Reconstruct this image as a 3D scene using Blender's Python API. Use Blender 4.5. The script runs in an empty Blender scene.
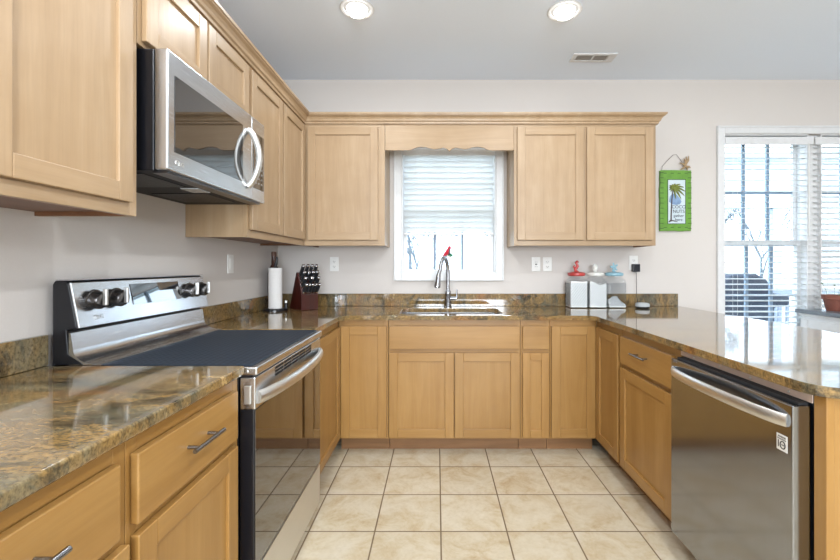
import bpy, bmesh, math, random
from mathutils import Vector, Matrix
PI = math.pi
random.seed(7)
sc = bpy.context.scene
col = sc.collection

# ------------------------------------------------------------------ camera
CAMZ = 1.24
cam_d = bpy.data.cameras.new('camera'); cam = bpy.data.objects.new('camera', cam_d); col.objects.link(cam)
cam.location = (0, 0, CAMZ); cam.rotation_euler = (PI/2, 0, 0)
cam_d.sensor_width = 36; cam_d.lens = 36*410/840
cam_d.shift_x = (420-437)/840; cam_d.shift_y = (265.5-280)/840
cam_d.clip_start = 0.05; cam_d.clip_end = 300
sc.camera = cam
# ------------------------------------------------------------------ view, world
sc.view_settings.view_transform = 'Standard'; sc.view_settings.look = 'None'
sc.view_settings.gamma = 1; sc.view_settings.use_curve_mapping = False
sc.view_settings.exposure = 0.53
w = bpy.data.worlds.new('sky'); sc.world = w; w.use_nodes = True
bg = w.node_tree.nodes['Background']
bg.inputs[0].default_value = (0.78, 0.89, 1.0, 1); bg.inputs[1].default_value = 5.0

def light(name, kind, loc, energy, color=(1, 1, 1), size=None, size_y=None, rot=(0, 0, 0), radius=None):
    d = bpy.data.lights.new(name, kind); o = bpy.data.objects.new(name, d); col.objects.link(o)
    o.location = loc; o.rotation_euler = rot; d.energy = energy; d.color = color
    if size: d.size = size
    if size_y: d.shape = 'RECTANGLE'; d.size_y = size_y
    if radius is not None: d.shadow_soft_size = radius
    return o
WARM = (0.91, 0.96, 1.0)
CANS = [(-.466, 2.39), (.75, 2.41), (-.466, -.25), (.75, -.25), (3.0, 1.2), (3.0, -1.4), (-.466, 1.05), (.75, 1.05)]
# soft fill lamp added behind the camera, at an invented window opening
light('front_fill', 'AREA', (.6, -3.50, 1.5), 120, (0.85, 0.925, 1.0), 2.1, 1.3, (PI/2+.15, 0, 0))

# ------------------------------------------------------------------ helpers
def lin(r, g, b):
    return tuple(((c/255)/12.92 if c/255 <= .04045 else ((c/255+.055)/1.055)**2.4) for c in (r, g, b))+(1,)

class MB:
    def __init__(s): s.v = []; s.f = []; s.m = []; s.s = []
    def add(s, vs, fs, mi=0, smooth=False):
        n = len(s.v); s.v += [tuple(v) for v in vs]
        for f in fs: s.f.append([i+n for i in f]); s.m.append(mi); s.s.append(smooth)
        return s
    def box(s, x0, x1, y0, y1, z0, z1, mi=0):
        vs = [(x, y, z) for x in (x0, x1) for y in (y0, y1) for z in (z0, z1)]
        return s.add(vs, [(0, 1, 3, 2), (4, 6, 7, 5), (0, 4, 5, 1), (2, 3, 7, 6), (0, 2, 6, 4), (1, 5, 7, 3)], mi)
    def prism(s, poly, a0, a1, axis='z', mi=0, smooth=False):
        # poly: 2-D points in the two other axes in order (x,y),(x,z) or (y,z)
        def P(p, a):
            return {'z': (p[0], p[1], a), 'y': (p[0], a, p[1]), 'x': (a, p[0], p[1])}[axis]
        n = len(poly)
        vs = [P(p, a0) for p in poly]+[P(p, a1) for p in poly]
        s.add(vs, [tuple(range(n)), tuple(range(n, 2*n))], mi)
        k = len(s.v)-2*n
        for i in range(n):
            j = (i+1) % n
            s.f.append([k+i, k+j, k+n+j, k+n+i]); s.m.append(mi); s.s.append(smooth)
        return s
    def lathe(s, prof, seg=24, c=(0, 0, 0), mi=0, M=None):
        vs = []; fs = []
        M = M or Matrix.Identity(4)
        for r, z in prof:
            for i in range(seg):
                a = 2*PI*i/seg
                vs.append(Vector(c)+(M @ Vector((r*math.cos(a), r*math.sin(a), z))))
        for j in range(len(prof)-1):
            for i in range(seg):
                k = (i+1) % seg
                fs.append((j*seg+i, j*seg+k, (j+1)*seg+k, (j+1)*seg+i))
        if prof[0] != prof[-1]: fs.append(tuple(range(seg))); fs.append(tuple((len(prof)-1)*seg+i for i in range(seg)))
        return s.add(vs, fs, mi, True)
    def tube(s, pts, r, seg=10, mi=0, flat=None):
        # flat: (a,b) elliptical radii: a along side vector, b along up
        pts = [Vector(p) for p in pts]; n = len(pts); vs = []; fs = []
        up = Vector((0, 0, 1)); a = None
        for i, p in enumerate(pts):
            t = (pts[min(i+1, n-1)]-pts[max(i-1, 0)]).normalized()
            if a is None:
                u = up if abs(t.dot(up)) < .95 else Vector((0, 1, 0))
                a = t.cross(u).normalized()
            else: a = (a-t*a.dot(t)).normalized()
            b = a.cross(t).normalized()
            rr = r[i] if isinstance(r, (list, tuple)) else r
            ra, rb = (flat[0]*rr, flat[1]*rr) if flat else (rr, rr)
            for k in range(seg):
                q = 2*PI*k/seg
                vs.append(p+a*ra*math.cos(q)+b*rb*math.sin(q))
        for i in range(n-1):
            for k in range(seg):
                l = (k+1) % seg
                fs.append((i*seg+k, i*seg+l, (i+1)*seg+l, (i+1)*seg+k))
        fs.append(tuple(range(seg))); fs.append(tuple((n-1)*seg+k for k in range(seg)))
        return s.add(vs, fs, mi, True)
    def ball(s, c, r, seg=14, mi=0, sc_=(1, 1, 1), M=None):
        n = seg//2; M = M or Matrix.Identity(3)
        vs = [Vector(c)+M @ Vector((r*math.sin(PI*j/n)*math.cos(2*PI*i/seg)*sc_[0], r*math.sin(PI*j/n)*math.sin(2*PI*i/seg)*sc_[1], r*math.cos(PI*j/n)*sc_[2])) for j in range(1, n) for i in range(seg)]
        vs += [Vector(c)+M @ Vector((0, 0, r*sc_[2])), Vector(c)+M @ Vector((0, 0, -r*sc_[2]))]
        fs = []
        for j in range(n-2):
            for i in range(seg):
                k = (i+1) % seg; fs.append((j*seg+i, j*seg+k, (j+1)*seg+k, (j+1)*seg+i))
        t = len(vs)-2
        for i in range(seg):
            k = (i+1) % seg
            fs.append((t, i, k)); fs.append((t+1, (n-2)*seg+k, (n-2)*seg+i))
        return s.add(vs, fs, mi, True)
    def build(s, name, mats, parent=None, bevel=0, seg=2, angle=40):
        me = bpy.data.meshes.new(name); me.from_pydata(s.v, [], s.f)
        if not isinstance(mats, (list, tuple)): mats = [mats]
        for m in mats: me.materials.append(m)
        me.polygons.foreach_set('material_index', s.m)
        me.polygons.foreach_set('use_smooth', s.s)
        bm = bmesh.new(); bm.from_mesh(me); bmesh.ops.recalc_face_normals(bm, faces=bm.faces); bm.to_mesh(me); bm.free()
        if any(s.s): me.set_sharp_from_angle(angle=math.radians(angle))
        me.update()
        o = bpy.data.objects.new(name, me); col.objects.link(o)
        if parent: o.parent = parent
        if bevel:
            b = o.modifiers.new('bevel', 'BEVEL'); b.width = bevel; b.segments = seg; b.limit_method = 'ANGLE'; b.angle_limit = math.radians(35)
            b.harden_normals = False
        return o

def tag(o, label=None, cat=None, group=None, kind=None):
    if label: o['label'] = label
    if cat: o['category'] = cat
    if group: o['group'] = group
    if kind: o['kind'] = kind
    return o
def thing(name, label, cat, loc=(0, 0, 0), rz=0, group=None, kind=None):
    o = bpy.data.objects.new(name, None); col.objects.link(o); o.empty_display_size = .1
    o.location = loc; o.rotation_euler = (0, 0, rz)
    return tag(o, label, cat, group, kind)
def text(name, body, size, mat, parent, M, extrude=.0003, align='CENTER', label=None):
    cu = bpy.data.curves.new(name, 'FONT'); cu.body = body; cu.size = size; cu.extrude = extrude; cu.align_x = align; cu.align_y = 'CENTER'
    t = bpy.data.objects.new(name, cu); col.objects.link(t)
    dg = bpy.context.evaluated_depsgraph_get(); dg.update()
    me = bpy.data.meshes.new_from_object(t.evaluated_get(dg)); bpy.data.objects.remove(t)
    me.transform(M); me.materials.clear(); me.materials.append(mat)
    o = bpy.data.objects.new(name, me); col.objects.link(o); o.parent = parent
    if label: o['label'] = label
    return o
def facing(loc):            # text standing up, read from local -y
    return Matrix.Translation(loc) @ Matrix.Rotation(PI/2, 4, 'X')

# ------------------------------------------------------------------ materials
def newmat(name):
    m = bpy.data.materials.new(name); m.use_nodes = True
    nt = m.node_tree; b = nt.nodes['Principled BSDF']
    return m, nt, b
def N(nt, t, **kw):
    n = nt.nodes.new(t)
    for k, v in kw.items():
        if k.startswith('_'): setattr(n, k[1:], v)
        else: n.inputs[k].default_value = v
    return n
def ramp(nt, stops):
    r = nt.nodes.new('ShaderNodeValToRGB'); e = r.color_ramp.elements
    while len(e) > 1: e.remove(e[-1])
    e[0].position = stops[0][0]; e[0].color = stops[0][1]
    for p, c in stops[1:]:
        x = e.new(p); x.color = c
    return r
def mix(nt, a, b, fac, mode='MIX'):
    n = nt.nodes.new('ShaderNodeMix'); n.data_type = 'RGBA'; n.blend_type = mode
    for sock, v in ((n.inputs['Factor'], fac), (n.inputs['A'], a), (n.inputs['B'], b)):
        if hasattr(v, 'is_linked'): nt.links.new(v, sock)
        else: sock.default_value = v
    return n.outputs['Result']
def math_(nt, op, a, b=None):
    n = nt.nodes.new('ShaderNodeMath'); n.operation = op
    for i, v in enumerate((a, b)):
        if v is None: continue
        if hasattr(v, 'is_linked'): nt.links.new(v, n.inputs[i])
        else: n.inputs[i].default_value = v
    return n.outputs[0]

def plain(name, rgb, rough=.5, metal=0, coat=0, var=.03, scale=30, bump=0.0, spec=.5):
    m, nt, b = newmat(name); L = nt.links
    tc = N(nt, 'ShaderNodeTexCoord'); no = N(nt, 'ShaderNodeTexNoise', Scale=scale, Detail=3.0)
    L.new(tc.outputs['Object'], no.inputs['Vector'])
    c = lin(*rgb); hi = tuple(min(1, x*(1+var)) for x in c[:3])+(1,); lo = tuple(x*(1-var) for x in c[:3])+(1,)
    r = ramp(nt, [(.3, lo), (.7, hi)]); L.new(no.outputs[0], r.inputs[0]); L.new(r.outputs[0], b.inputs['Base Color'])
    b.inputs['Roughness'].default_value = rough; b.inputs['Metallic'].default_value = metal
    b.inputs['Coat Weight'].default_value = coat; b.inputs['Specular IOR Level'].default_value = spec
    if bump:
        bp = N(nt, 'ShaderNodeBump', Strength=bump, Distance=.002); L.new(no.outputs[0], bp.inputs['Height']); L.new(bp.outputs[0], b.inputs['Normal'])
    return m

def wood(name, axis, c_lo, c_mid, c_hi, rough=.38):
    m, nt, b = newmat(name); L = nt.links
    tc = N(nt, 'ShaderNodeTexCoord'); oi = N(nt, 'ShaderNodeObjectInfo')
    off = N(nt, 'ShaderNodeVectorMath', _operation='SCALE'); off.inputs[0].default_value = (7.3, 4.1, 9.7); L.new(oi.outputs['Random'], off.inputs['Scale'])
    add = N(nt, 'ShaderNodeVectorMath', _operation='ADD'); L.new(tc.outputs['Object'], add.inputs[0]); L.new(off.outputs[0], add.inputs[1])
    mp = N(nt, 'ShaderNodeMapping'); sc3 = [14, 14, 14]; sc3['xyz'.index(axis)] = 1.1; mp.inputs['Scale'].default_value = sc3
    L.new(add.outputs[0], mp.inputs[0])
    n1 = N(nt, 'ShaderNodeTexNoise', Scale=1.0, Detail=5.0, Roughness=.6, Distortion=.8); L.new(mp.outputs[0], n1.inputs['Vector'])
    r = ramp(nt, [(.25, lin(*c_lo)), (.5, lin(*c_mid)), (.78, lin(*c_hi))]); L.new(n1.outputs[0], r.inputs[0])
    mp2 = N(nt, 'ShaderNodeMapping'); s2 = [160, 160, 160]; s2['xyz'.index(axis)] = 6; mp2.inputs['Scale'].default_value = s2
    L.new(add.outputs[0], mp2.inputs[0])
    n2 = N(nt, 'ShaderNodeTexNoise', Scale=1.0, Detail=3.0); L.new(mp2.outputs[0], n2.inputs['Vector'])
    r2 = ramp(nt, [(.3, (.9, .9, .9, 1)), (.6, (1, 1, 1, 1))]); L.new(n2.outputs[0], r2.inputs[0])
    c = mix(nt, r.outputs[0], r2.outputs[0], .6, 'MULTIPLY')
    # occasional mottled figure of maple
    n3 = N(nt, 'ShaderNodeTexNoise', Scale=9.0, Detail=2.0); L.new(add.outputs[0], n3.inputs['Vector'])
    r3 = ramp(nt, [(.35, (.95, .93, .90, 1)), (.65, (1, 1, 1, 1))]); L.new(n3.outputs[0], r3.inputs[0])
    c = mix(nt, c, r3.outputs[0], .8, 'MULTIPLY')
    mul = math_(nt, 'MULTIPLY_ADD', oi.outputs['Random'], .10); nt.nodes[-1].inputs[2].default_value = .92
    hv = N(nt, 'ShaderNodeHueSaturation'); L.new(c, hv.inputs['Color']); L.new(mul, hv.inputs['Value'])
    L.new(hv.outputs[0], b.inputs['Base Color'])
    b.inputs['Roughness'].default_value = rough; b.inputs['Coat Weight'].default_value = .15; b.inputs['Coat Roughness'].default_value = .25
    bp = N(nt, 'ShaderNodeBump', Strength=.06, Distance=.001); L.new(n2.outputs[0], bp.inputs['Height']); L.new(bp.outputs[0], b.inputs['Normal'])
    return m
MAP = ((166, 138, 105), (175, 147, 114), (186, 160, 129))
BAS = ((150, 109, 54), (160, 119, 63), (172, 132, 76))
woods = {'upper': [wood('maple_upper_vertical', 'z', *MAP), wood('maple_upper_horizontal', 'x', *MAP)],
         'base': [wood('maple_base_vertical', 'z', *BAS), wood('maple_base_horizontal', 'x', *BAS)]}
maple_y = wood('maple_lengthwise', 'y', *MAP)
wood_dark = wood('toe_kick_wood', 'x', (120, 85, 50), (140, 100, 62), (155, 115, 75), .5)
wood_under_shade = wood('underside_and_lip_shade', 'x', (105, 68, 42), (118, 78, 50), (130, 90, 58), .5)  # dark underside wood; also puts shade into the lips' inner faces

def granite(name, vertical=False):
    m, nt, b = newmat(name); L = nt.links
    tc = N(nt, 'ShaderNodeTexCoord')
    mp = N(nt, 'ShaderNodeMapping'); mp.inputs['Rotation'].default_value = (0, .5 if vertical else 0, .45); mp.inputs['Scale'].default_value = (3.6, 8.0, 5.5) if not vertical else (7.0, 5.0, 4.0)
    L.new(tc.outputs['Object'], mp.inputs[0])
    big = N(nt, 'ShaderNodeTexNoise', Scale=1.0, Detail=9.0, Roughness=.74, Distortion=.9); L.new(mp.outputs[0], big.inputs['Vector'])
    r = ramp(nt, [(.28, lin(36, 32, 26)), (.39, lin(66, 57, 42)), (.45, lin(102, 85, 58)), (.515, lin(148, 119, 74)), (.57, lin(114, 93, 62)), (.64, lin(186, 158, 110)), (.72, lin(136, 104, 64)), (.85, lin(196, 178, 142))])
    L.new(big.outputs[0], r.inputs[0])
    # grey-green clouds
    g = N(nt, 'ShaderNodeTexNoise', Scale=.75, Detail=4.0, Roughness=.6, Distortion=1.0)
    mpg = N(nt, 'ShaderNodeMapping'); mpg.inputs['Location'].default_value = (3.1, 1.7, 5.0); mpg.inputs['Scale'].default_value = (1.3, 1.3, 1.3); L.new(mp.outputs[0], mpg.inputs[0]); L.new(mpg.outputs[0], g.inputs['Vector'])
    gr = ramp(nt, [(.48, (0, 0, 0, 1)), (.62, (1, 1, 1, 1))]); L.new(g.outputs[0], gr.inputs[0])
    c = mix(nt, r.outputs[0], lin(112, 110, 92), math_(nt, 'MULTIPLY', gr.outputs[0], .55))
    # rust clouds
    mpr = N(nt, 'ShaderNodeMapping'); mpr.inputs['Location'].default_value = (8.1, 2.7, 1.0); L.new(mp.outputs[0], mpr.inputs[0])
    h = N(nt, 'ShaderNodeTexNoise', Scale=.6, Detail=3.0, Roughness=.6, Distortion=.5); L.new(mpr.outputs[0], h.inputs['Vector'])
    hr = ramp(nt, [(.55, (0, 0, 0, 1)), (.66, (1, 1, 1, 1))]); L.new(h.outputs[0], hr.inputs[0])
    c = mix(nt, c, lin(158, 98, 46), math_(nt, 'MULTIPLY', hr.outputs[0], .6))
    # crystals
    f = N(nt, 'ShaderNodeTexNoise', Scale=22.0, Detail=4.0, Roughness=.7); L.new(mp.outputs[0], f.inputs['Vector'])
    fr = ramp(nt, [(.38, (.45, .43, .40, 1)), (.5, (.95, .95, .95, 1)), (.66, (1.35, 1.32, 1.25, 1))]); L.new(f.outputs[0], fr.inputs[0])
    c = mix(nt, c, fr.outputs[0], .85, 'MULTIPLY')
    L.new(c, b.inputs['Base Color'])
    b.inputs['Roughness'].default_value = .07; b.inputs['Specular IOR Level'].default_value = .65
    b.inputs['Coat Weight'].default_value = .35; b.inputs['Coat Roughness'].default_value = .04
    return m
gran = granite('granite_polished'); gran_v = granite('granite_splash', True)

def steel(name, rgb=(190, 190, 192), rough=.3, axis='x', metal=1.0):
    m, nt, b = newmat(name); L = nt.links
    tc = N(nt, 'ShaderNodeTexCoord'); mp = N(nt, 'ShaderNodeMapping'); s3 = [900, 900, 900]; s3['xyz'.index(axis)] = 8; mp.inputs['Scale'].default_value = s3
    L.new(tc.outputs['Object'], mp.inputs[0])
    n = N(nt, 'ShaderNodeTexNoise', Scale=1.0, Detail=2.0); L.new(mp.outputs[0], n.inputs['Vector'])
    c = lin(*rgb); r = ramp(nt, [(.3, tuple(x*.93 for x in c[:3])+(1,)), (.7, c)]); L.new(n.outputs[0], r.inputs[0]); L.new(r.outputs[0], b.inputs['Base Color'])
    rr = N(nt, 'ShaderNodeMapRange'); rr.inputs['To Min'].default_value = rough*.85; rr.inputs['To Max'].default_value = rough*1.15
    L.new(n.outputs[0], rr.inputs['Value']); L.new(rr.outputs[0], b.inputs['Roughness'])
    b.inputs['Metallic'].default_value = metal
    return m
ss = steel('stainless_brushed', (205, 207, 210), .26); ss_v = steel('stainless_dark', (160, 164, 170), .13, 'z'); ss_sink = steel('sink_steel', (205, 205, 206), .28)
ss_h = steel('stainless_satin', (222, 220, 216), .38); chrome = steel('brushed_nickel', (165, 165, 168), .22, 'z'); nickel = steel('drawer_pull_nickel', (140, 140, 142), .25)

def black_glass(name, rgb=(14, 13, 14), rough=.03, spec=.6):
    m, nt, b = newmat(name)
    tc = N(nt, 'ShaderNodeTexCoord'); n = N(nt, 'ShaderNodeTexNoise', Scale=3.0); nt.links.new(tc.outputs['Object'], n.inputs['Vector'])
    c = lin(*rgb); r = ramp(nt, [(.3, c), (.7, tuple(x*1.1 for x in c[:3])+(1,))]); nt.links.new(n.outputs[0], r.inputs[0]); nt.links.new(r.outputs[0], b.inputs['Base Color'])
    b.inputs['Roughness'].default_value = rough; b.inputs['Specular IOR Level'].default_value = spec
    b.inputs['Coat Weight'].default_value = .8; b.inputs['Coat Roughness'].default_value = .02; b.inputs['Coat IOR'].default_value = 1.8
    return m
oven_glass = black_glass('oven_door_glass', (18, 14, 12)); mw_glass = black_glass('microwave_door_glass', (20, 17, 15))
black = plain('black_enamel', (16, 17, 22), .28); black_matte = plain('black_matte', (22, 22, 24), .6)
white_p = plain('white_painted_trim', (218, 218, 218), .35); white_plate = plain('white_plastic', (235, 234, 230), .3)
dark_slot = plain('dark_slot', (15, 15, 16), .7)

def cooktop_mat():
    m, nt, b = newmat('cooktop_dotted_glass'); L = nt.links
    tc = N(nt, 'ShaderNodeTexCoord')
    mp = N(nt, 'ShaderNodeMapping'); mp.inputs['Scale'].default_value = (42, 42, 0); mp.inputs['Rotation'].default_value = (0, 0, 0); L.new(tc.outputs['Object'], mp.inputs[0])
    v = N(nt, 'ShaderNodeTexVoronoi', Scale=1.0, Randomness=0.0); L.new(mp.outputs[0], v.inputs['Vector'])
    r = ramp(nt, [(.22, lin(6, 8, 12)), (.32, lin(42, 52, 64))]); L.new(v.outputs['Distance'], r.inputs[0]); L.new(r.outputs[0], b.inputs['Base Color'])
    b.inputs['Roughness'].default_value = .5; b.inputs['Specular IOR Level'].default_value = .22
    bp = N(nt, 'ShaderNodeBump', Strength=.35, Distance=.002); L.new(v.outputs['Distance'], bp.inputs['Height']); L.new(bp.outputs[0], b.inputs['Normal'])
    return m
cook = cooktop_mat()

def tiles():
    m, nt, b = newmat('ceramic_floor_tiles'); L = nt.links
    tc = N(nt, 'ShaderNodeTexCoord'); sp = N(nt, 'ShaderNodeSeparateXYZ'); L.new(tc.outputs['Object'], sp.inputs[0])
    u = math_(nt, 'DIVIDE', math_(nt, 'SUBTRACT', sp.outputs[0], .018), .308); v = math_(nt, 'DIVIDE', math_(nt, 'SUBTRACT', sp.outputs[1], 1.911), .3075)
    def edge(q):
        f = math_(nt, 'FRACT', q); return math_(nt, 'MINIMUM', f, math_(nt, 'SUBTRACT', 1.0, f))
    d = math_(nt, 'MINIMUM', edge(u), edge(v))
    mask = N(nt, 'ShaderNodeMapRange'); mask.inputs['From Min'].default_value = .008; mask.inputs['From Max'].default_value = .014; L.new(d, mask.inputs['Value'])
    cb = N(nt, 'ShaderNodeCombineXYZ'); L.new(math_(nt, 'FLOOR', u), cb.inputs[0]); L.new(math_(nt, 'FLOOR', v), cb.inputs[1])
    wn = N(nt, 'ShaderNodeTexWhiteNoise'); L.new(cb.outputs[0], wn.inputs['Vector'])
    off = N(nt, 'ShaderNodeVectorMath', _operation='MULTIPLY_ADD'); L.new(wn.outputs['Color'], off.inputs[0]); off.inputs[1].default_value = (9, 9, 9); L.new(tc.outputs['Object'], off.inputs[2])
    n1 = N(nt, 'ShaderNodeTexNoise', Scale=7.0, Detail=7.0, Roughness=.68, Distortion=.6); L.new(off.outputs[0], n1.inputs['Vector'])
    r = ramp(nt, [(.30, lin(176, 152, 118)), (.43, lin(192, 175, 146)), (.54, lin(201, 188, 164)), (.75, lin(209, 199, 181))]); L.new(n1.outputs[0], r.inputs[0])
    n2 = N(nt, 'ShaderNodeTexNoise', Scale=60.0, Detail=3.0); L.new(off.outputs[0], n2.inputs['Vector'])
    r2 = ramp(nt, [(.3, (.9, .88, .84, 1)), (.55, (1, 1, 1, 1))]); L.new(n2.outputs[0], r2.inputs[0])
    c = mix(nt, r.outputs[0], r2.outputs[0], .6, 'MULTIPLY')
    hv = N(nt, 'ShaderNodeHueSaturation'); L.new(c, hv.inputs['Color'])
    vv = math_(nt, 'MULTIPLY_ADD', wn.outputs['Value'], .07); nt.nodes[-1].inputs[2].default_value = .95; L.new(vv, hv.inputs['Value'])
    c = mix(nt, lin(118, 98, 74), hv.outputs[0], mask.outputs[0])
    L.new(c, b.inputs['Base Color'])
    rr = N(nt, 'ShaderNodeMapRange'); rr.inputs['To Min'].default_value = .8; rr.inputs['To Max'].default_value = .32; L.new(mask.outputs[0], rr.inputs['Value']); L.new(rr.outputs[0], b.inputs['Roughness'])
    hh = math_(nt, 'MULTIPLY_ADD', n1.outputs[0], .15); L.new(mask.outputs[0], nt.nodes[-1].inputs[2])
    bp = N(nt, 'ShaderNodeBump', Strength=.5, Distance=.0025); L.new(hh, bp.inputs['Height']); L.new(bp.outputs[0], b.inputs['Normal'])
    return m
tile = tiles()
wall_m = plain('wall_paint', (209, 202, 196), .75, var=.01, scale=180, bump=.12)
ceil_m = plain('ceiling_paint', (233, 241, 252), .9, var=.01, scale=120, bump=.1)

def glass(name, tint=(.93, .97, 1.0), refl=1.0):
    m, nt, b = newmat(name); L = nt.links; nt.nodes.remove(b); out = nt.nodes['Material Output']
    t = N(nt, 'ShaderNodeBsdfTransparent'); t.inputs[0].default_value = tint+(1,)
    g = N(nt, 'ShaderNodeBsdfGlossy'); g.inputs['Roughness'].default_value = .02
    ge = N(nt, 'ShaderNodeNewGeometry'); dt = N(nt, 'ShaderNodeVectorMath', _operation='DOT_PRODUCT'); L.new(ge.outputs['Incoming'], dt.inputs[0]); L.new(ge.outputs['Normal'], dt.inputs[1])
    sch = math_(nt, 'POWER', math_(nt, 'SUBTRACT', 1.0, math_(nt, 'ABSOLUTE', dt.outputs['Value'])), 5.0)
    fr = math_(nt, 'MULTIPLY_ADD', sch, .96); nt.nodes[-1].inputs[2].default_value = .04
    mx = nt.nodes.new('ShaderNodeMixShader'); L.new(math_(nt, 'MULTIPLY', fr, refl), mx.inputs[0]); L.new(t.outputs[0], mx.inputs[1]); L.new(g.outputs[0], mx.inputs[2]); L.new(mx.outputs[0], out.inputs[0])
    return m
pane_m = glass('window_glass'); jar_m = glass('canister_glass', (.955, .97, .98), 1.0)
def slat_mat():
    m, nt, b = newmat('blind_slat_white'); L = nt.links; out = nt.nodes['Material Output']
    b.inputs['Base Color'].default_value = lin(228, 231, 233); b.inputs['Roughness'].default_value = .4
    t = N(nt, 'ShaderNodeBsdfTranslucent'); t.inputs[0].default_value = lin(238, 238, 236)
    n = N(nt, 'ShaderNodeTexNoise', Scale=40.0); f = N(nt, 'ShaderNodeMapRange'); f.inputs['To Min'].default_value = .50; f.inputs['To Max'].default_value = .54
    L.new(n.outputs[0], f.inputs['Value'])
    mx = nt.nodes.new('ShaderNodeMixShader'); L.new(f.outputs[0], mx.inputs[0]); L.new(b.outputs[0], mx.inputs[1]); L.new(t.outputs[0], mx.inputs[2]); L.new(mx.outputs[0], out.inputs[0])
    return m
slat_m = slat_mat()
def emit(name, rgb, strength):
    m, nt, b = newmat(name); b.inputs['Emission Color'].default_value = rgb+(1,); b.inputs['Emission Strength'].default_value = strength
    b.inputs['Base Color'].default_value = (.8, .8, .8, 1); return m
bulb_m = emit('lit_bulb', (1, .98, .95), 6)
def with_logo(parent, loc, size, mat):
    # round badge with a face-like ring beside two letters
    m = MB(); M = Matrix.Rotation(PI/2, 4, 'X')
    ring = []
    for i in range(25):
        a = 2*PI*i/24; ring.append((loc[0]-size*.75+size*.42*math.cos(a), loc[1], loc[2]+size*.42*math.sin(a)))
    m.tube(ring, size*.045, 6)
    m.box(loc[0]-size*.77, loc[0]-size*.73, loc[1]-.0003, loc[1]+.0003, loc[2]-size*.18, loc[2]+size*.22)
    m.box(loc[0]-size*.77, loc[0]-size*.55, loc[1]-.0003, loc[1]+.0003, loc[2]-size*.22, loc[2]-size*.18)
    m.build('logo_badge', mat, parent)
    text('logo_letters', 'LG', size, mat, parent, facing((loc[0]+size*.35, loc[1], loc[2])))

# ------------------------------------------------------------------ setting
XL, XR, YB, YF, CZ = -1.285, 4.80, 3.31, -3.60, 2.74
WT = .14
def struct(name, mb, mats, bevel=0): return tag(mb.build(name, mats, None, bevel), kind='structure')
struct('floor', MB().box(XL-WT, XR+WT, YF-WT, YB+WT, -.06, 0), tile)
struct('ceiling', MB().box(XL-WT, XR+WT, YF-WT, YB+WT, CZ, CZ+.08), ceil_m)
struct('wall_left', MB().box(XL-WT, XL, YF-WT, YB+WT, 0, CZ), wall_m)
# openings in the back wall
W1 = (-.285, .475, 1.18, 2.20); W2 = (2.315, 3.90, .55, 2.30)
wb = MB()
y0, y1 = YB, YB+WT
wb.box(XL, W1[0], y0, y1, 0, CZ).box(W1[0], W1[1], y0, y1, 0, W1[2]).box(W1[0], W1[1], y0, y1, W1[3], CZ)
wb.box(W1[1], W2[0], y0, y1, 0, CZ).box(W2[0], W2[1], y0, y1, 0, W2[2]).box(W2[0], W2[1], y0, y1, W2[3], CZ).box(W2[1], XR, y0, y1, 0, CZ)
struct('wall_back', wb, wall_m)
struct('wall_right', MB().box(XR, XR+WT, YF-WT, YB+WT, 0, CZ), wall_m)
struct('wall_front', MB().box(XL, -.5, YF-WT, YF, 0, CZ).box(-.5, 1.7, YF-WT, YF, 0, .8).box(-.5, 1.7, YF-WT, YF, 2.2, CZ).box(1.7, XR, YF-WT, YF, 0, CZ), wall_m)
struct('baseboard_back', MB().box(1.70, XR, YB-.015, YB, 0, .10), white_p, .003)
struct('ground', MB().box(-60, 60, YB+.6, 120, -.75, -.65), plain('pale_winter_lawn', (150, 148, 130), .9, var=.2, scale=3))

muntin_m = plain('muntin_grey_blue', (128, 146, 164), .5)
def window_unit(parent, x0, x1, z0, z1, yf, lites, up_lites=None):
    """double hung window: jamb, upper and lower sash with muntins and panes"""
    jw = .010
    j = MB().box(x0, x0+jw, YB, YB+WT, z0, z1).box(x1-jw, x1, YB, YB+WT, z0, z1).box(x0+jw, x1-jw, YB, YB+WT, z1-jw, z1).box(x0+jw, x1-jw, YB, YB+WT, z0, z0+jw)
    j.build('window_jamb', white_p, parent, .002)
    zm = (z0+z1)/2
    for k, (a, b, y, nm) in enumerate(((z0+jw, zm+.02, yf, 'lower_sash'), (zm-.02, z1-jw, yf+.036, 'upper_sash'))):
        m = MB(); X0, X1 = x0+jw, x1-jw; s = .028; t = .03
        bb = .018 if k == 0 else .03
        m.box(X0, X0+s, y, y+t, a, b).box(X1-s, X1, y, y+t, a, b).box(X0+s, X1-s, y, y+t, a, a+bb).box(X0+s, X1-s, y, y+t, b-.035, b)
        mu = MB()
        for i in range(1, lites):
            xc = X0+s+(X1-X0-2*s)*i/lites; mu.box(xc-.012, xc+.012, y+.006, y+t-.006, a+bb, b-.035)
        zc = (a+bb+b-.035)/2
        if not (k == 0 and x0 < 1): mu.box(X0+s, X1-s, y+.007, y+t-.007, zc-.009, zc+.009)
        o = m.build(nm, white_p, parent, .0015)
        mu.build('muntins', muntin_m, o)
        MB().box(X0+s, X1-s, y+.013, y+.017, a+bb, b-.035).build('window_pane', pane_m, o)
w1 = thing('window_1', None, None, kind='structure')
def casing(x0, x1, z0, z1, cw, parent, sill=True):
    m = MB(); y = YB-.018
    for (a, b, c, d) in ((x0-cw, x0, z0-cw, z1+cw), (x1, x1+cw, z0-cw, z1+cw), (x0, x1, z1, z1+cw), (x0, x1, z0-cw, z0)):
        m.box(a, b, y, YB, c, d)
    # raised outer back-band
    bw = .014
    for (a, b, c, d) in ((x0-cw, x0-cw+bw, z0-cw, z1+cw), (x1+cw-bw, x1+cw, z0-cw, z1+cw), (x0-cw+bw, x1+cw-bw, z1+cw-bw, z1+cw), (x0-cw+bw, x1+cw-bw, z0-cw, z0-cw+bw)):
        m.box(a, b, y-.007, y, c, d)
    m.build('window_casing', white_p, parent, .003)
casing(*W1, .062, w1); window_unit(w1, *W1, YB+.055, 3)
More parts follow.
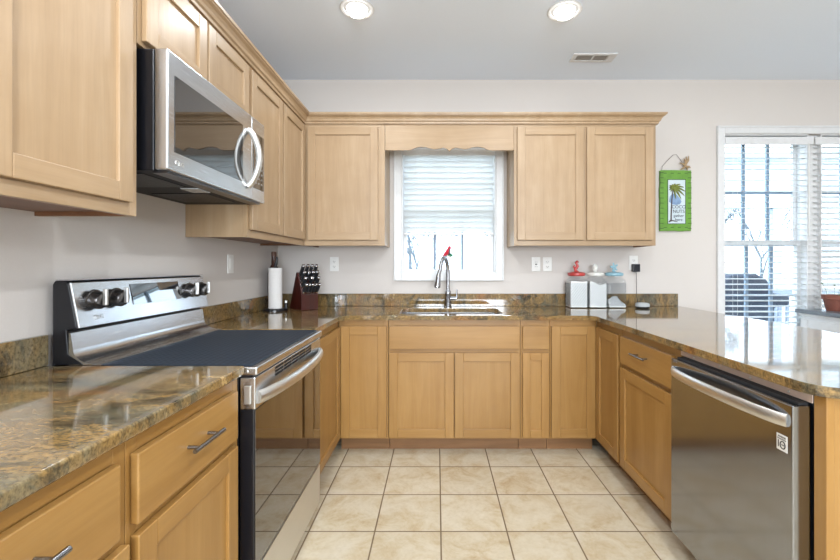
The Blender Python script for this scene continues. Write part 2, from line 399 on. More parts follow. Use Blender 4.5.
w2 = thing('window_2', None, None, kind='structure')
casing(*W2, .062, w2)
MX0, MX1 = 3.0, 3.10
window_unit(w2, W2[0], MX0, W2[2], W2[3], YB+.065, 3); window_unit(w2, MX1, W2[1], W2[2], W2[3], YB+.065, 3)
MB().box(MX0, MX1, YB+.03, YB+WT, W2[2], W2[3]).build('window_mullion', white_p, w2, .002)

# ------------------------------------------------------------------ cabinets
DT = .019
def panel_door(x0, x1, z0, z1, sw=.057, mats=None, parent=None, name='door', slab=False):
    m = MB(); y0 = -DT-.001; y1 = -.001
    if slab:
        m.box(x0, x1, y0, y1, z0, z1, 1); return m.build(name, mats, parent, .003, 2)
    if x1-x0 < .22: sw = .05
    m.box(x0, x0+sw, y0, y1, z0, z1, 0).box(x1-sw, x1, y0, y1, z0, z1, 0)
    m.box(x0+sw+.0002, x1-sw-.0002, y0, y1, z1-sw, z1, 1).box(x0+sw+.0002, x1-sw-.0002, y0, y1, z0, z0+sw, 1)
    m.box(x0+sw-.002, x1-sw+.002, y0+.010, y1-.002, z0+sw-.002, z1-sw+.002, 0)
    return m.build(name, mats, parent, .0022, 2)
def bar_handle(parent, xc, zc, L=.14, y=-.02):
    m = MB()
    m.tube([(xc-L/2, y-.032, zc), (xc+L/2, y-.032, zc)], .0058, 12)
    for s in (-1, 1): m.tube([(xc+s*L*.32, y, zc), (xc+s*L*.32, y-.032, zc)], .0045, 10)
    m.build('handle', nickel, parent)
def cabinet(name, label, cat, loc, rz, w, d, z0, z1, kind, doors=(), drawers=(), group=None, pulls=False, toe=True):
    t = thing(name, label, cat, loc, rz, group or ('maple wall cabinets' if kind == 'upper' else 'maple base cabinets')); M = woods[kind]
    m = MB(); lip = .016 if kind == 'upper' else 0
    if name == 'sink_cabinet':
        m.box(.0005, .0185, .019, d-.001, z0, z1, 0).box(w-.0185, w-.0005, .019, d-.001, z0, z1, 0).box(.0185, w-.0185, .019, d-.001, z0, z0+.018, 0).box(.0185, w-.0185, d-.013, d-.001, z0+.018, z1, 0)
    else: m.box(.0005, w-.0005, .019, d-.001, z0+lip, z1, 0)
    if lip:
        m.box(.0005, .006, .019, d-.001, z0, z0+lip, 0).box(w-.006, w-.0005, .019, d-.001, z0, z0+lip, 0).box(.0061, .0165, .0191, d-.0012, z0+.0003, z0+lip, 2).box(w-.0165, w-.0061, .0191, d-.0012, z0+.0003, z0+lip, 2)  # inner lip halves use darker wood, their shade painted in as colour
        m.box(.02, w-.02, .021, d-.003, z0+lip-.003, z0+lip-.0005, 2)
    m.build('carcass', M+[wood_under_shade], t)
    f = MB(); r = .04; sw = .032
    f.box(.0005, sw, 0, .0188, z0, z1, 0).box(w-sw, w-.0005, 0, .0188, z0, z1, 0)
    f.box(sw, w-sw, 0, .0188, z1-r, z1, 1).box(sw, w-sw, 0, .0188, z0, z0+r-.002, 1).box(sw, w-sw, .002, .0188, z0+r-.002, z1-r, 0)
    if drawers and doors:
        zz = max(q[3] for q in doors); f.box(sw, w-sw, .0, .0188, zz-.006, zz+.03, 1)
    f.build('face_frame', M, t, .0008, 1)
    for (a, b, c, e) in doors: panel_door(a, b, c, e, mats=M, parent=t)
    for (a, b, c, e) in drawers:
        dr = panel_door(a, b, c, e, mats=M, parent=t, name='drawer', slab=True)
        if pulls: bar_handle(dr, (a+b)/2, (c+e)/2+.012)
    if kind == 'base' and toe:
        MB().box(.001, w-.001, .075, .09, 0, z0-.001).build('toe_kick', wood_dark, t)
    return t
L90, R90 = PI/2, -PI/2
BX, BY, BRX = -.65, 2.70, 1.053           # base cabinet faces
UX, UY = -.97, 2.995                      # upper cabinet faces
BZ0, BZ1 = .10, .883
DZ = (.112, .668); WZ = (.692, .843)
# base, nearest part of the range wall
cabinet('base_cabinet', 'maple base cabinet with one drawer and door, nearest the camera before the range', 'cabinet', (BX, .345, 0), L90, .508, .633, BZ0, BZ1, 'base',
        [(.03, .497, *DZ)], [(.03, .473, *WZ)], pulls=True)
cabinet('base_cabinet', 'maple base cabinet with drawer and door directly beside the range', 'cabinet', (BX, .854, 0), L90, .481, .633, BZ0, BZ1, 'base',
        [(.014, .446, *DZ)], [(.012, .446, *WZ)], pulls=True)
# corner and back run
cabinet('base_cabinet', 'narrow one-door maple corner cabinet between the range and the back run', 'cabinet', (BX, 2.102, 0), L90, .595, .633, BZ0, BZ1, 'base',
        [(.02, .568, .112, .84)])
B = BY
cabinet('base_cabinet', 'full-height single-door maple base cabinet in the corner beneath the knife block', 'cabinet', (-.648, B, 0), 0, .328, .606, BZ0, BZ1, 'base', [(.018, .318, .112, .843)])
cabinet('sink_cabinet', 'wide maple sink cabinet with two doors under a long false drawer front', 'cabinet', (-.319, B, 0), 0, .868, .606, BZ0, BZ1, 'base',
        [(.005, .428, *DZ), (.435, .858, *DZ)], [(.005, .858, *WZ)])
cabinet('base_cabinet', 'slim maple cabinet with a tiny drawer and skinny door next to the sink cabinet', 'cabinet', (.550, B, 0), 0, .191, .606, BZ0, BZ1, 'base', [(.010, .184, *DZ)], [(.010, .184, *WZ)])
cabinet('base_cabinet', 'full-height single-door maple base cabinet in the corner below the glass canisters', 'cabinet', (.742, B, 0), 0, .309, .606, BZ0, BZ1, 'base', [(.008, .296, .112, .843)])
# peninsula
cabinet('base_cabinet', 'narrow one-door maple cabinet at the inner end of the peninsula', 'cabinet', (BRX, 2.698, 0), R90, .368, .60, BZ0, BZ1, 'base', [(.03, .350, .112, .843)])
cabinet('base_cabinet', 'maple peninsula cabinet with drawer and door beside the dishwasher', 'cabinet', (BRX, 2.328, 0), R90, .560, .60, BZ0, BZ1, 'base',
        [(.010, .520, *DZ)], [(.010, .520, *WZ)], pulls=True)
ep = MB().box(1.053, 1.075, 1.108, 1.146, 0, BZ1, 0).box(1.0755, 1.662, 1.112, 1.146, 0, BZ1, 0)
tag(ep.build('end_panel', woods['base'], None, .002), 'plain maple end panel closing the peninsula next to the dishwasher', 'cabinet panel')
tag(MB().box(1.664, 1.682, 1.112, 3.308, 0, BZ1).build('back_panel', woods['base'], None, .002), 'maple back panel of the peninsula facing the dining room', 'cabinet panel')

# uppers
UZ0, UZ1 = 1.385, 2.29
UD = UX-XL
cabinet('wall_cabinet', 'maple wall cabinet whose tall door fills the top corner, hung before the microwave', 'cabinet', (UX, .852, 0), L90, .472, UD, 1.398, UZ1, 'upper', [(.010, .432, 1.437, 2.25)])
cabinet('wall_cabinet', 'maple wall cabinet nearest the camera on the range wall', 'cabinet', (UX, .398, 0), L90, .452, UD, 1.398, UZ1, 'upper', [(.022, .445, 1.437, 2.25)])
cabinet('wall_cabinet', 'short two-door maple wall cabinet directly above the microwave', 'cabinet', (UX, 1.326, 0), L90, .764, UD, 1.96, UZ1, 'upper', [(.017, .372, 1.975, 2.25), (.386, .752, 1.975, 2.25)])
cabinet('wall_cabinet', 'two-door maple wall cabinet between the microwave and the corner', 'cabinet', (UX, 2.092, 0), L90, .902, UD, UZ0, UZ1, 'upper', [(.022, .440, 1.425, 2.25), (.458, .866, 1.425, 2.25)])
cabinet('wall_cabinet', 'single-door maple wall cabinet above the knife block beside the sink window', 'cabinet', (UX+.001, UY, 0), 0, .588, .314, UZ0, UZ1, 'upper', [(.028, .540, 1.425, 2.247)])
cabinet('wall_cabinet', 'two-door maple wall cabinet above the glass canisters', 'cabinet', (.562, UY, 0), 0, 1.036, .314, UZ0, UZ1, 'upper', [(.022, .503, 1.425, 2.247), (.527, 1.010, 1.425, 2.247)])
# valance
zt, zb = 2.29, 2.082
pts = [(-.379, zt), (-.379, zb), (-.21, zb), (-.185, zb+.004)]
def arch(xa, xb, h, n=9, base=0): return [(xa+(xb-xa)*i/n, zb+base+h*math.sin(PI*i/n)**.8) for i in range(n+1)]
pts += [(-.16, zb+.018), (-.125, zb+.026), (-.085, zb+.024), (-.045, zb+.012), (-.02, zb+.008), (.01, zb+.012), (.045, zb+.02), (.07, zb+.012), (.091, zb-.006)]
right = [(.182-x, z) for x, z in reversed(pts[2:-1])]
pts += right + [(.561, zb), (.561, zt)]
tag(MB().prism(pts, UY, UY+.019, 'y', 1).build('valance', woods['upper'], None, .0015), 'scalloped maple valance board bridging the cabinets above the sink window', 'valance')
# crown moulding
prof = [(.0, 2.272), (.012, 2.272), (.014, 2.284), (.022, 2.290), (.026, 2.303), (.034, 2.315), (.046, 2.322), (.047, 2.326), (.053, 2.329), (.055, 2.341), (.0, 2.341)]
path = [((UX, .398), (1, 0)), ((UX, UY), (1, -1)), ((1.600, UY), (1, -1)), ((1.600, 3.308), (1, 0))]
vs = []; fs = []; n = len(prof)
for (px, py), (ox, oy) in path:
    for d_, z in prof: vs.append((px+ox*(d_+.0012), py+oy*(d_+.0012), z))
for i in range(len(path)-1):
    for k in range(n):
        l = (k+1) % n; fs.append((i*n+k, i*n+l, (i+1)*n+l, (i+1)*n+k))
fs += [tuple(range(n)), tuple(range(3*n, 4*n))]
tag(MB().add(vs, fs).build('crown_moulding', maple_y, None), 'stepped maple crown moulding running along the tops of all wall cabinets', 'moulding')

# ------------------------------------------------------------------ worktops
def slab(name, outline, hole, z0, z1, mat, label):
    bm = bmesh.new(); loops = []
    for lp in [outline]+hole:
        v = [bm.verts.new((x, y, z1)) for x, y in lp]
        loops += [bm.edges.new((v[i], v[(i+1) % len(v)])) for i in range(len(v))]
    bmesh.ops.triangle_fill(bm, edges=loops, use_beauty=True)
    g = bmesh.ops.extrude_face_region(bm, geom=bm.faces[:])
    for v in [e for e in g['geom'] if isinstance(e, bmesh.types.BMVert)]: v.co.z = z0
    bmesh.ops.recalc_face_normals(bm, faces=bm.faces)
    me = bpy.data.meshes.new(name); bm.to_mesh(me); bm.free(); me.materials.append(mat)
    o = bpy.data.objects.new(name, me); col.objects.link(o)
    b = o.modifiers.new('bevel', 'BEVEL'); b.width = .006; b.segments = 3; b.limit_method = 'ANGLE'; b.angle_limit = math.radians(50)
    return tag(o, label, 'countertop')
CT0, CT1 = .884, .914
slab('countertop', [(XL+.001, .345), (-.626, .345), (-.626, 1.336), (XL+.001, 1.336)], [], CT0, CT1, gran, 'polished brown granite countertop on the camera side of the range')
def rrect(x0, x1, y0, y1, r, n=6):
    p = []
    for cx, cy, a0 in ((x1-r, y1-r, 0), (x0+r, y1-r, 90), (x0+r, y0+r, 180), (x1-r, y0+r, 270)):
        for i in range(n+1):
            a = math.radians(a0+90*i/n); p.append((cx+r*math.cos(a), cy+r*math.sin(a)))
    return p
ol = [(XL+.001, 2.103), (-.626, 2.103), (-.626, 2.62), (-.575, 2.665), (.985, 2.665), (1.02, 2.63)]
r = .085
for i in range(9):
    a = math.radians(180+90*i/8); ol.append((1.02+r+r*math.cos(a), 1.082+r+r*math.sin(a)))
for i in range(9):
    a = math.radians(270+90*i/8); ol.append((1.94-r+r*math.cos(a), 1.082+r+r*math.sin(a)))
ol += [(1.94, 3.309), (XL+.001, 3.309)]
SX0, SX1, SY0, SY1 = -.255, .450, 2.745, 3.125
slab('countertop', ol, [rrect(SX0, SX1, SY0, SY1, .06)], CT0, CT1, gran, 'long polished brown granite countertop wrapping past the sink onto the peninsula')
SPZ = 1.014
tag(MB().box(XL+.001, XL+.021, 0.345, 1.335, CT1+.001, SPZ).build('backsplash', gran_v, None, .002), 'low granite backsplash with rust streaks on the camera side of the range', 'backsplash')
tag(MB().box(XL+.001, XL+.021, 2.105, 3.287, CT1+.001, SPZ).build('backsplash', gran_v, None, .002), 'low granite backsplash on the range wall behind the paper towels', 'backsplash')
tag(MB().box(XL+.001, 1.935, 3.289, 3.309, CT1+.001, SPZ).build('backsplash', gran_v, None, .002), 'long low granite backsplash under the sink window', 'backsplash')

# ------------------------------------------------------------------ sink & faucet
sk = thing('kitchen_sink', 'double-bowl stainless sink set beneath the granite below the window', 'sink', (.0975, 2.935, CT0))
def bowl(x0, x1, y0, y1, z):
    m = MB(); t = .004
    rings = [(rrect(x0, x1, y0, y1, .06), 0), (rrect(x0+.006, x1-.006, y0+.006, y1-.006, .055), -z*.9), (rrect(x0+.03, x1-.03, y0+.03, y1-.03, .04), -z)]
    vs = []; fs = []; n = len(rings[0][0])
    for p, zz in rings: vs += [(a, b, zz) for a, b in p]
    for j in range(2):
        for i in range(n):
            k = (i+1) % n; fs.append((j*n+i, j*n+k, (j+1)*n+k, (j+1)*n+i))
    fs.append(tuple(2*n+i for i in range(n)))
    m.add(vs, fs, 0, True)
    return m
hw = (SX1-SX0)/2; hd = (SY1-SY0)/2
for a, b in ((-hw+.008, -.022), (-.008, hw-.008)):
    o = bowl(a, b, -hd+.008, hd-.008, .20 if a < -.1 else .17).build('basin', ss_sink, sk); o.location.z = -.004
    so = o.modifiers.new('solid', 'SOLIDIFY'); so.thickness = .0015
    MB().lathe([(.04, 0), (.042, .003), (.03, .004)], 20, ((a+b)/2, 0, -.198 if a < -.1 else -.168)).build('drain', chrome, o)
rim = MB()
for q in ((-hw-.012, -hw+.008, -hd-.012, hd+.012), (hw-.008, hw+.012, -hd-.012, hd+.012), (-hw+.008, hw-.008, -hd-.012, -hd+.008), (-hw+.008, hw-.008, hd-.008, hd+.012), (-.022, -.008, -hd+.008, hd-.008)):
    rim.box(*q, -.0045, -.0008)
rim.build('rim', ss_sink, sk)
fx, fy = .085, 3.185
fa = thing('faucet', 'brushed nickel gooseneck pull-down faucet behind the sink', 'faucet', (fx, fy, CT1))
MB().lathe([(.030, 0), (.030, .006), (.024, .012), (.0225, .10), (.0235, .104), (.0235, .125), (.020, .130), (.014, .135)], 28).build('body', chrome, fa)
arc = [(0, 0, .13), (0, 0, .27)]
dx, dy = -.062, -.11
for i in range(1, 13):
    a = PI*i/12*.92; q = (1-math.cos(a))/2
    arc.append((dx*q, dy*q, .27+.115*math.sin(a)))
lx, ly, lz = arc[-1]
arc.append((lx-.012, ly-.012, lz-.038))
MB().tube(arc, .0150, 14).build('spout', chrome, fa)
e = Vector(arc[-1]); dr = Vector((-.10, -.08, -.9)).normalized()
hd_ = MB().tube([e, e+dr*.01, e+dr*.05, e+dr*.085, e+dr*.10], [.016, .018, .020, .025, .024], 16).build('spray_head', chrome, fa)
MB().tube([e+dr*.1005, e+dr*.103], [.018, .017], 16).build('spray_nozzle', black_matte, hd_)
MB().box(e.x-.006, e.x+.004, e.y-.020, e.y-.014, e.z-.055, e.z-.03).build('spray_button', black_matte, hd_)
MB().tube([(.018, 0, .07), (.062, 0, .07)], .015, 16).tube([(.062, 0, .07), (.068, 0, .075), (.070, 0, .14)], [.008, .007, .0055], 12).build('lever_handle', chrome, fa)

# ------------------------------------------------------------------ range
RW = .758
rg = thing('electric_range', 'stainless slide-in style electric range with black side and raised back control panel', 'stove', (BX, 1.341, 0), L90)
MB().box(0, RW, .0, .60, .03, .877, 0).box(.03, RW-.03, .03, .55, .0, .03, 0).build('body', black, rg, .002)
fr = MB().box(-.0, RW, -.062, .598, .8795, .908, 0).build('cooktop_frame', ss, rg, .006, 3)
MB().ball((.003, -.03, .893), .006, 10).build('screw', ss_h, fr)
MB().box(.014, RW-.014, -.038, .53, .9085, .9125).build('cooktop_surface', cook, rg, .001)
dm = MB().box(.004, RW-.004, -.050, -.002, .238, .765)
door = dm.build('oven_door', black, rg, .003)
MB().box(.006, RW-.006, -.0535, -.0505, .24, .764).build('oven_glass', oven_glass, door, .0008)
st = MB().box(.004, RW-.004, -.054, -.002, .766, .872).build('door_top_band', ss, door, .004, 3)
MB().box(-.0005, .0035, -.040, -.018, .785, .845).build('side_emboss', ss_h, st, .002)
vg = MB()
for r_ in range(3):
    for k in range(5):
        a = .17+k*.088; vg.box(a, a+.078, -.0552, -.0542, .833+r_*.0125, .8415+r_*.0125)
vg.build('vent_grille', dark_slot, st)
MB().box(.006, RW-.006, -.045, -.002, .8725, .8788).build('shadow_gap', black, door)
hp = []; n = 24
for i in range(n+1):
    u_ = i/n; hp.append((.02+(RW-.04)*u_, -.056-.042*math.sin(PI*u_)**.6, .803))
MB().tube(hp, 1.0, 14, flat=(.013, .022)).build('handle', ss_h, door)
MB().box(.002, RW-.002, -.052, -.002, .035, .228).build('storage_drawer', ss_h, rg, .004, 3)
# back guard (profile in local y,z)
bgp = [(.608, .60), (.608, 1.178), (.600, 1.190), (.564, 1.190), (.556, 1.180), (.527, 1.034), (.562, 1.026), (.556, .95), (.50, .914), (.599, .914), (.599, .60)]
bgd = MB().prism(bgp, 0, RW, 'x').build('back_guard', black, rg, .003)
def slanted(z, off=0):      # y of control face at height z
    return .556-(1.182-z)/(1.182-1.036)*.029-off
cp = [(slanted(1.184, .0), 1.184), (slanted(1.184, .008), 1.184), (slanted(1.034, .008), 1.034), (slanted(1.034, .0), 1.034)]
cpo = MB().prism(cp, .0005, RW-.002, 'x').build('control_panel', ss, bgd, .002)
MB().box(.001, RW-.002, .547, .600, 1.1905, 1.1935).build('top_cap', ss, bgd, .001)
sw_ = [(.555, 1.018), (.549, 1.018), (.541, .965)]
for i in range(1, 8):
    a = i/8*PI/2; sw_.append((.541-.075*(1-math.cos(a)), .965-.048*math.sin(a)))
sw_ += [(.450, .9165), (.450, .9128), (.555, .9128)]
MB().prism(sw_, .0005, RW-.002, 'x', 0, True).build('splash_flange', ss, bgd, 0)
for Yk, zz in ((1.412, 1.125), (1.508, 1.125), (1.952, 1.125), (2.048, 1.125)):
    xk = Yk-1.341; yk = slanted(zz, .008)
    M = Matrix.Rotation(PI/2+.19, 4, 'X')
    kb = MB().lathe([(.034, 0), (.034, .006), (.031, .008), (.030, .032), (.027, .037)], 28, (xk, yk, zz), 0, M)
    ko = kb.build('control_knob', plain('knob_black_steel', (88, 85, 84), .25, .85), cpo)
    g = MB().box(xk-.005, xk+.005, yk-.052, yk-.038, zz-.022, zz+.034); g.build('knob_grip', ss_h, ko, .002)
def display_mat(name):
    m, nt, b = newmat(name); L = nt.links; tc = N(nt, 'ShaderNodeTexCoord')
    b.inputs['Roughness'].default_value = .03; b.inputs['Coat Weight'].default_value = 1.0; b.inputs['Coat IOR'].default_value = 1.9
    n = N(nt, 'ShaderNodeTexNoise', Scale=5.0); L.new(tc.outputs['Object'], n.inputs['Vector']); r = ramp(nt, [(.3, lin(24, 30, 36)), (.7, lin(34, 44, 52))]); L.new(n.outputs[0], r.inputs[0]); L.new(r.outputs[0], b.inputs['Base Color'])
    return m
disp = display_mat('control_display_glass')
dp = [(slanted(1.168, .0085), 1.168), (slanted(1.168, .0105), 1.168), (slanted(1.088, .0105), 1.088), (slanted(1.088, .0085), 1.088)]
MB().prism(dp, .252, .545, 'x').build('display', disp, cpo)
with_logo(cpo, (.085, slanted(1.062, .0088), 1.062), .02, ss_h)

# ------------------------------------------------------------------ microwave
mw = thing('microwave', 'over-the-range stainless microwave with curved handle and dark window', 'microwave', (-.93, 1.346, 0), L90)
MZ0, MZ1, MWW = 1.552, 1.955, .738+.018
MB().box(0, MWW, .0, .352, MZ0, MZ1-.002).build('body', black, mw, .003)
df = MB().box(0, .612, -.046, -.001, MZ0+.004, MZ1).build('door', ss, mw, .006, 3)
pf = MB().box(.614, MWW, -.046, -.001, MZ0+.004, MZ1).build('control_column', ss, mw, .006, 3)
MB().box(.035, .520, -.0475, -.0462, 1.622, 1.880).build('door_window', mw_glass, df, .0005)
cpn = MB().box(.628, .742, -.0475, -.0462, 1.615, 1.885).build('touch_panel', mw_glass, pf, .0005)
key = emit('panel_legend', (.35, .35, .35), 0.0)
leg = MB()
for i in range(7):
    for j in range(3): leg.box(.645+j*.032, .659+j*.032, -.0482, -.0476, 1.64+i*.024, 1.648+i*.024)
leg.build('key_legends', plain('grey_legend', (150, 148, 145), .5), cpn)
hp = []
for i in range(25):
    u_ = i/24; hp.append((.572, -.047-.052*math.sin(PI*u_)**.7, 1.610+.265*u_))
MB().tube(hp, 1.0, 14, flat=(.015, .014)).build('handle', ss_h, df)
with_logo(df, (.065, -.0466, 1.588), .022, ss_h)
FM = plain('filter_mesh', (42, 42, 46), .4, .6, scale=400, bump=.8, var=.4)
MB().box(.004, MWW-.004, .004, .35, MZ0-.0008, MZ0-.0002).build('underside_plate', black_matte, mw)
MB().box(.03, .27, .06, .30, MZ0-.004, MZ0-.001).build('grease_filter', FM, mw)
MB().box(.42, .66, .06, .30, MZ0-.004, MZ0-.001).build('grease_filter', FM, mw)
MB().box(.30, .39, .03, .10, MZ0-.005, MZ0-.001).build('lamp_cover', plain('lamp_lens', (190, 195, 200), .2), mw)
MB().box(.02, MWW-.02, -.03, .02, MZ0-.0035, MZ0+.0035).build('vent_slot_strip', steel('vent_steel', (110, 110, 112), .3), mw)

# ------------------------------------------------------------------ dishwasher
dw = thing('dishwasher', 'stainless dishwasher with bowed bar handle at the end of the peninsula', 'dishwasher', (BRX, 1.7545, 0), R90)
DW = .604
MB().box(.004, DW-.002, .002, .56, .10, .853).build('tub', black, dw)
MB().box(.004, DW-.004, .055, .50, 0, .099).build('toe_plate', black_matte, dw)
dd = MB().box(.002, DW-.002, -.053, -.001, .108, .845).build('door', ss_v, dw, .004, 3)
MB().box(.01, DW-.01, -.030, -.002, .8455, .852).build('control_strip', black_matte, dd)
bs = MB().box(-.012, DW+.002, -.002, .0015, .854, .8825)
bso = bs.build('mounting_strip', plain('strip_pale', (200, 180, 168), .4), dw)
for k in range(4): MB().ball((.08+k*.15, -.003, .864), .004, 8).build('screw', ss_h, bso)
hp = []
for i in range(25):
    u_ = i/24; hp.append((.018+.566*u_, -.054-.045*math.sin(PI*u_)**.6, .797+.006*math.sin(PI*u_)))
MB().tube(hp, 1.0, 14, flat=(.008, .019)).build('handle', ss_h, dd)
with_logo(dd, (.035, -.0534, .838), .013, plain('etched_grey', (90, 90, 92), .4))
stk = MB().box(.548, .585, -.0537, -.0531, .703, .750).build('sticker', plain('sticker_white', (222, 220, 216), .4), dd)
ink = plain('black_ink', (20, 20, 22), .5)
text('sticker_number', '1', .030, ink, stk, facing((.5545, -.054, .7205)))
rg_ = MB(); rp = []
for i in range(21):
    a = 2*PI*i/20; rp.append((.5695+.0085*math.cos(a), -.054, .7205+.0105*math.sin(a)))
rg_.tube(rp, .0015, 6).build('sticker_zero', ink, stk)
text('sticker_small_print', 'YEAR', .0045, ink, stk, facing((.5695, -.054, .7205)))
text('sticker_heading', 'INVERTER\nDirectDrive', .0062, ink, stk, facing((.5665, -.054, .7395)))

# ------------------------------------------------------------------ blinds
def blind(x0, x1, zt, zb, yc, tilt, label, group, stack_bottom=True):
    t = thing('window_blind', label, 'blind', ((x0+x1)/2, yc, zt), 0, group); h = (x1-x0)/2
    MB().box(-h, h, -.022, .022, -.045, 0).box(-h-.002, h+.002, -.034, -.024, -.060, .002).build('head_rail', white_p, t, .002)
    s = MB(); pitch = .0445; n = int((zt-zb-.07)/pitch); c, sn = math.cos(tilt), math.sin(tilt)
    for i in range(n):
        z = -.075-i*pitch; prof_ = []
        for k in range(5):
            q = -.025+.0125*k; b_ = .0022*(1-(q/.025)**2); prof_.append((q, b_))
        top = [(q*c-b_*sn, z+q*sn+b_*c) for q, b_ in prof_]; bot = [(q*c-(b_-.0024)*sn, z+q*sn+(b_-.0024)*c) for q, b_ in reversed(prof_)]
        s.prism(top+bot, -h+.004, h-.004, 'x', 0, False)
    s.build('slats', slat_m, t)
    zbot = -.075-(n-.35)*pitch
    MB().box(-h+.004, h-.004, -.024, .024, zbot-.016, zbot).build('bottom_rail', white_p, t, .003)
    k = max(2, int(2*h/.25))
    for i in range(k):
        x = -h+.1+(2*h-.2)*i/(k-1)
        cd_ = MB()
        for y in (-.0265, .0265): cd_.tube([(x, y, -.04), (x, y, zbot)], .0009, 5)
        for i2 in range(n): cd_.box(x-.0006, x+.0006, -.026, .026, -.0795-i2*pitch, -.0785-i2*pitch)
        cd_.build('ladder_cord', white_plate, t)
    return t
blind(W1[0]+.012, W1[1]-.012, 2.186, 1.47, YB+.024, math.radians(-52), 'closed white slatted blind half lowered over the sink window', None)
b2 = blind(W2[0]+.014, 3.038, 2.276, .62, YB+.030, math.radians(6), 'open white slatted blind between the wall and the dining window mullion', None)
b3 = blind(3.056, W2[1]-.014, 2.276, .62, YB+.030, math.radians(32), 'tilted white slatted blind behind the terracotta pot', None)
MB().tube([(.31, -.04, -.05), (.31, -.042, -.80)], .0035, 6).build('tilt_wand', white_plate, b2)

# ------------------------------------------------------------------ ceiling fittings
def downlight(x, y, label):
    t = thing('recessed_ceiling_light', label, 'ceiling light', (x, y, CZ), 0, 'recessed ceiling lights')
    MB().lathe([(.098, 0), (.100, -.004), (.094, -.009), (.080, -.007), (.078, -.001)], 36).build('trim_ring', white_p, t)
    MB().lathe([(.0775, -.0005), (.066, -.006), (.060, -.006)], 36).build('baffle', plain('baffle_grey', (205, 205, 205), .5), t)
    MB().lathe([(.058, -.006), (.056, -.020), (.046, -.034), (.028, -.043), (.006, -.046)], 30).build('bulb', bulb_m, t)
downlight(*CANS[0], 'lit round recessed ceiling light on the range side of the kitchen')
downlight(*CANS[1], 'lit round recessed ceiling light on the peninsula side near the ceiling vent')
downlight(*CANS[2], 'lit recessed ceiling light behind the camera on the range side')
downlight(*CANS[3], 'lit recessed ceiling light behind the camera on the peninsula side')
downlight(*CANS[4], 'lit recessed ceiling light in the dining room near the peninsula')
downlight(*CANS[5], 'lit recessed ceiling light at the far end of the dining room')
downlight(*CANS[6], 'lit recessed ceiling light overhead between the range and the camera')
downlight(*CANS[7], 'lit recessed ceiling light overhead beside the dishwasher')
for i, (x, y) in enumerate(CANS):
    e_ = (4.5, 4, 19, 19, 14, 14, 6, 9)[i]
    la = light('ceiling_lamp', 'AREA', (x, y, CZ-.06), e_, WARM, .11); la.data.shape = 'DISK'
vt = thing('ceiling_vent', 'small white rectangular air vent with two grilles in the ceiling', 'vent', (1.125, 2.955, CZ))
MB().box(-.155, .155, -.058, -.036, -.007, 0).box(-.155, .155, .036, .058, -.007, 0).box(-.155, -.125, -.036, .036, -.007, 0).box(.10, .155, -.036, .036, -.007, 0).box(-.012, .0, -.036, .036, -.008, 0).build('frame', white_p, vt, .002)
MB().box(-.125, -.012, -.036, .036, -.0015, -.0003, 0).box(.0, .10, -.036, .036, -.0015, -.0003, 1).build('duct_opening', [dark_slot, plain('duct_grey', (120, 112, 105), .7)], vt)
sl = MB()
for i in range(9): sl.prism([(-.125+i*.0125, -.001), (-.120+i*.0125, -.006), (-.119+i*.0125, -.006), (-.124+i*.0125, -.001)], -.036, .036, 'y')
for i in range(8): sl.prism([(.009+i*.0125, -.001), (.002+i*.0125, -.006), (.006+i*.0125, -.006), (.013+i*.0125, -.001)], -.036, .036, 'y')
sl.build('louvres', plain('vent_paint', (190, 186, 180), .5), vt)

# ------------------------------------------------------------------ outlets
def outlet(label, loc, rz, kind='duplex', name='wall_outlet'):
    t = thing(name, label, 'outlet' if kind != 'switch' else 'switch', loc, rz, 'outlets on the walls' if kind != 'switch' else None)
    pl = MB().box(-.035, .035, -.006, -.0005, -.0575, .0575).build('cover_plate', white_plate, t, .002)
    if kind == 'duplex':
        for s in (-1, 1):
            r_ = MB().box(-.0165, .0165, -.0085, -.0061, s*.0195-.0135, s*.0195+.0135).build('receptacle', white_plate, t, .002)
            MB().box(-.008, -.0055, -.0089, -.0086, s*.0195-.003, s*.0195+.006).box(.0055, .008, -.0089, -.0086, s*.0195-.003, s*.0195+.005).box(-.002, .002, -.0089, -.0086, s*.0195-.010, s*.0195-.006).build('slots', dark_slot, r_)
    else:
        MB().box(-.0165, .0165, -.0085, -.0061, -.033, .033).build('rocker', white_plate, t, .002)
        if kind == 'gfci':
            MB().box(-.008, .008, -.0095, -.0087, -.004, .004).box(-.008, -.0055, -.0089, -.0086, .014, .022).box(.0055, .008, -.0089, -.0086, .014, .022).box(-.008, -.0055, -.0089, -.0086, -.022, -.014).box(.0055, .008, -.0089, -.0086, -.022, -.014).build('slots', dark_slot, t)
    return t
outlet('white switch plate on the range wall above the backsplash', (XL, 2.545, 1.25), L90, 'switch', 'light_switch')
outlet('white duplex outlet on the back wall beside the knife block', (-.828, YB, 1.252), 0)
outlet('white safety outlet beside the duplex outlet, closer to the sink', (.798, YB, 1.25), 0, 'gfci')
outlet('white duplex outlet on the back wall beside the red-lidded canister', (.890, YB, 1.25), 0)
outlet('white duplex outlet with a black charger plugged in', (1.585, YB, 1.262), 0)
ch = thing('charger', 'black plug charger with a dangling cord in the outlet above the small speaker', 'charger', (1.592, YB-.009, 1.235))
MB().box(-.028, .028, -.036, 0, -.046, .017).build('plug_body', plain('navy_black_plastic', (20, 24, 34), .35), ch, .005, 3)
cp_ = [(.0, -.018, -.0445), (.003, -.02, -.06), (.0, -.03, -.12), (-.008, -.045, -.18), (-.014, -.06, -.24), (-.012, -.075, -.29), (-.004, -.10, -.316), (.0, -.12, -.318), (.02, -.135, -.318)]
MB().tube(cp_, .0022, 8).build('cord', black_matte, ch)
sp = thing('smart_speaker', 'small grey fabric smart speaker on the counter against the backsplash', 'speaker', (1.568, 3.13, CT1))
MB().lathe([(.040, 0), (.048, .004), (.050, .012), (.050, .014)], 32).build('base', black_matte, sp)
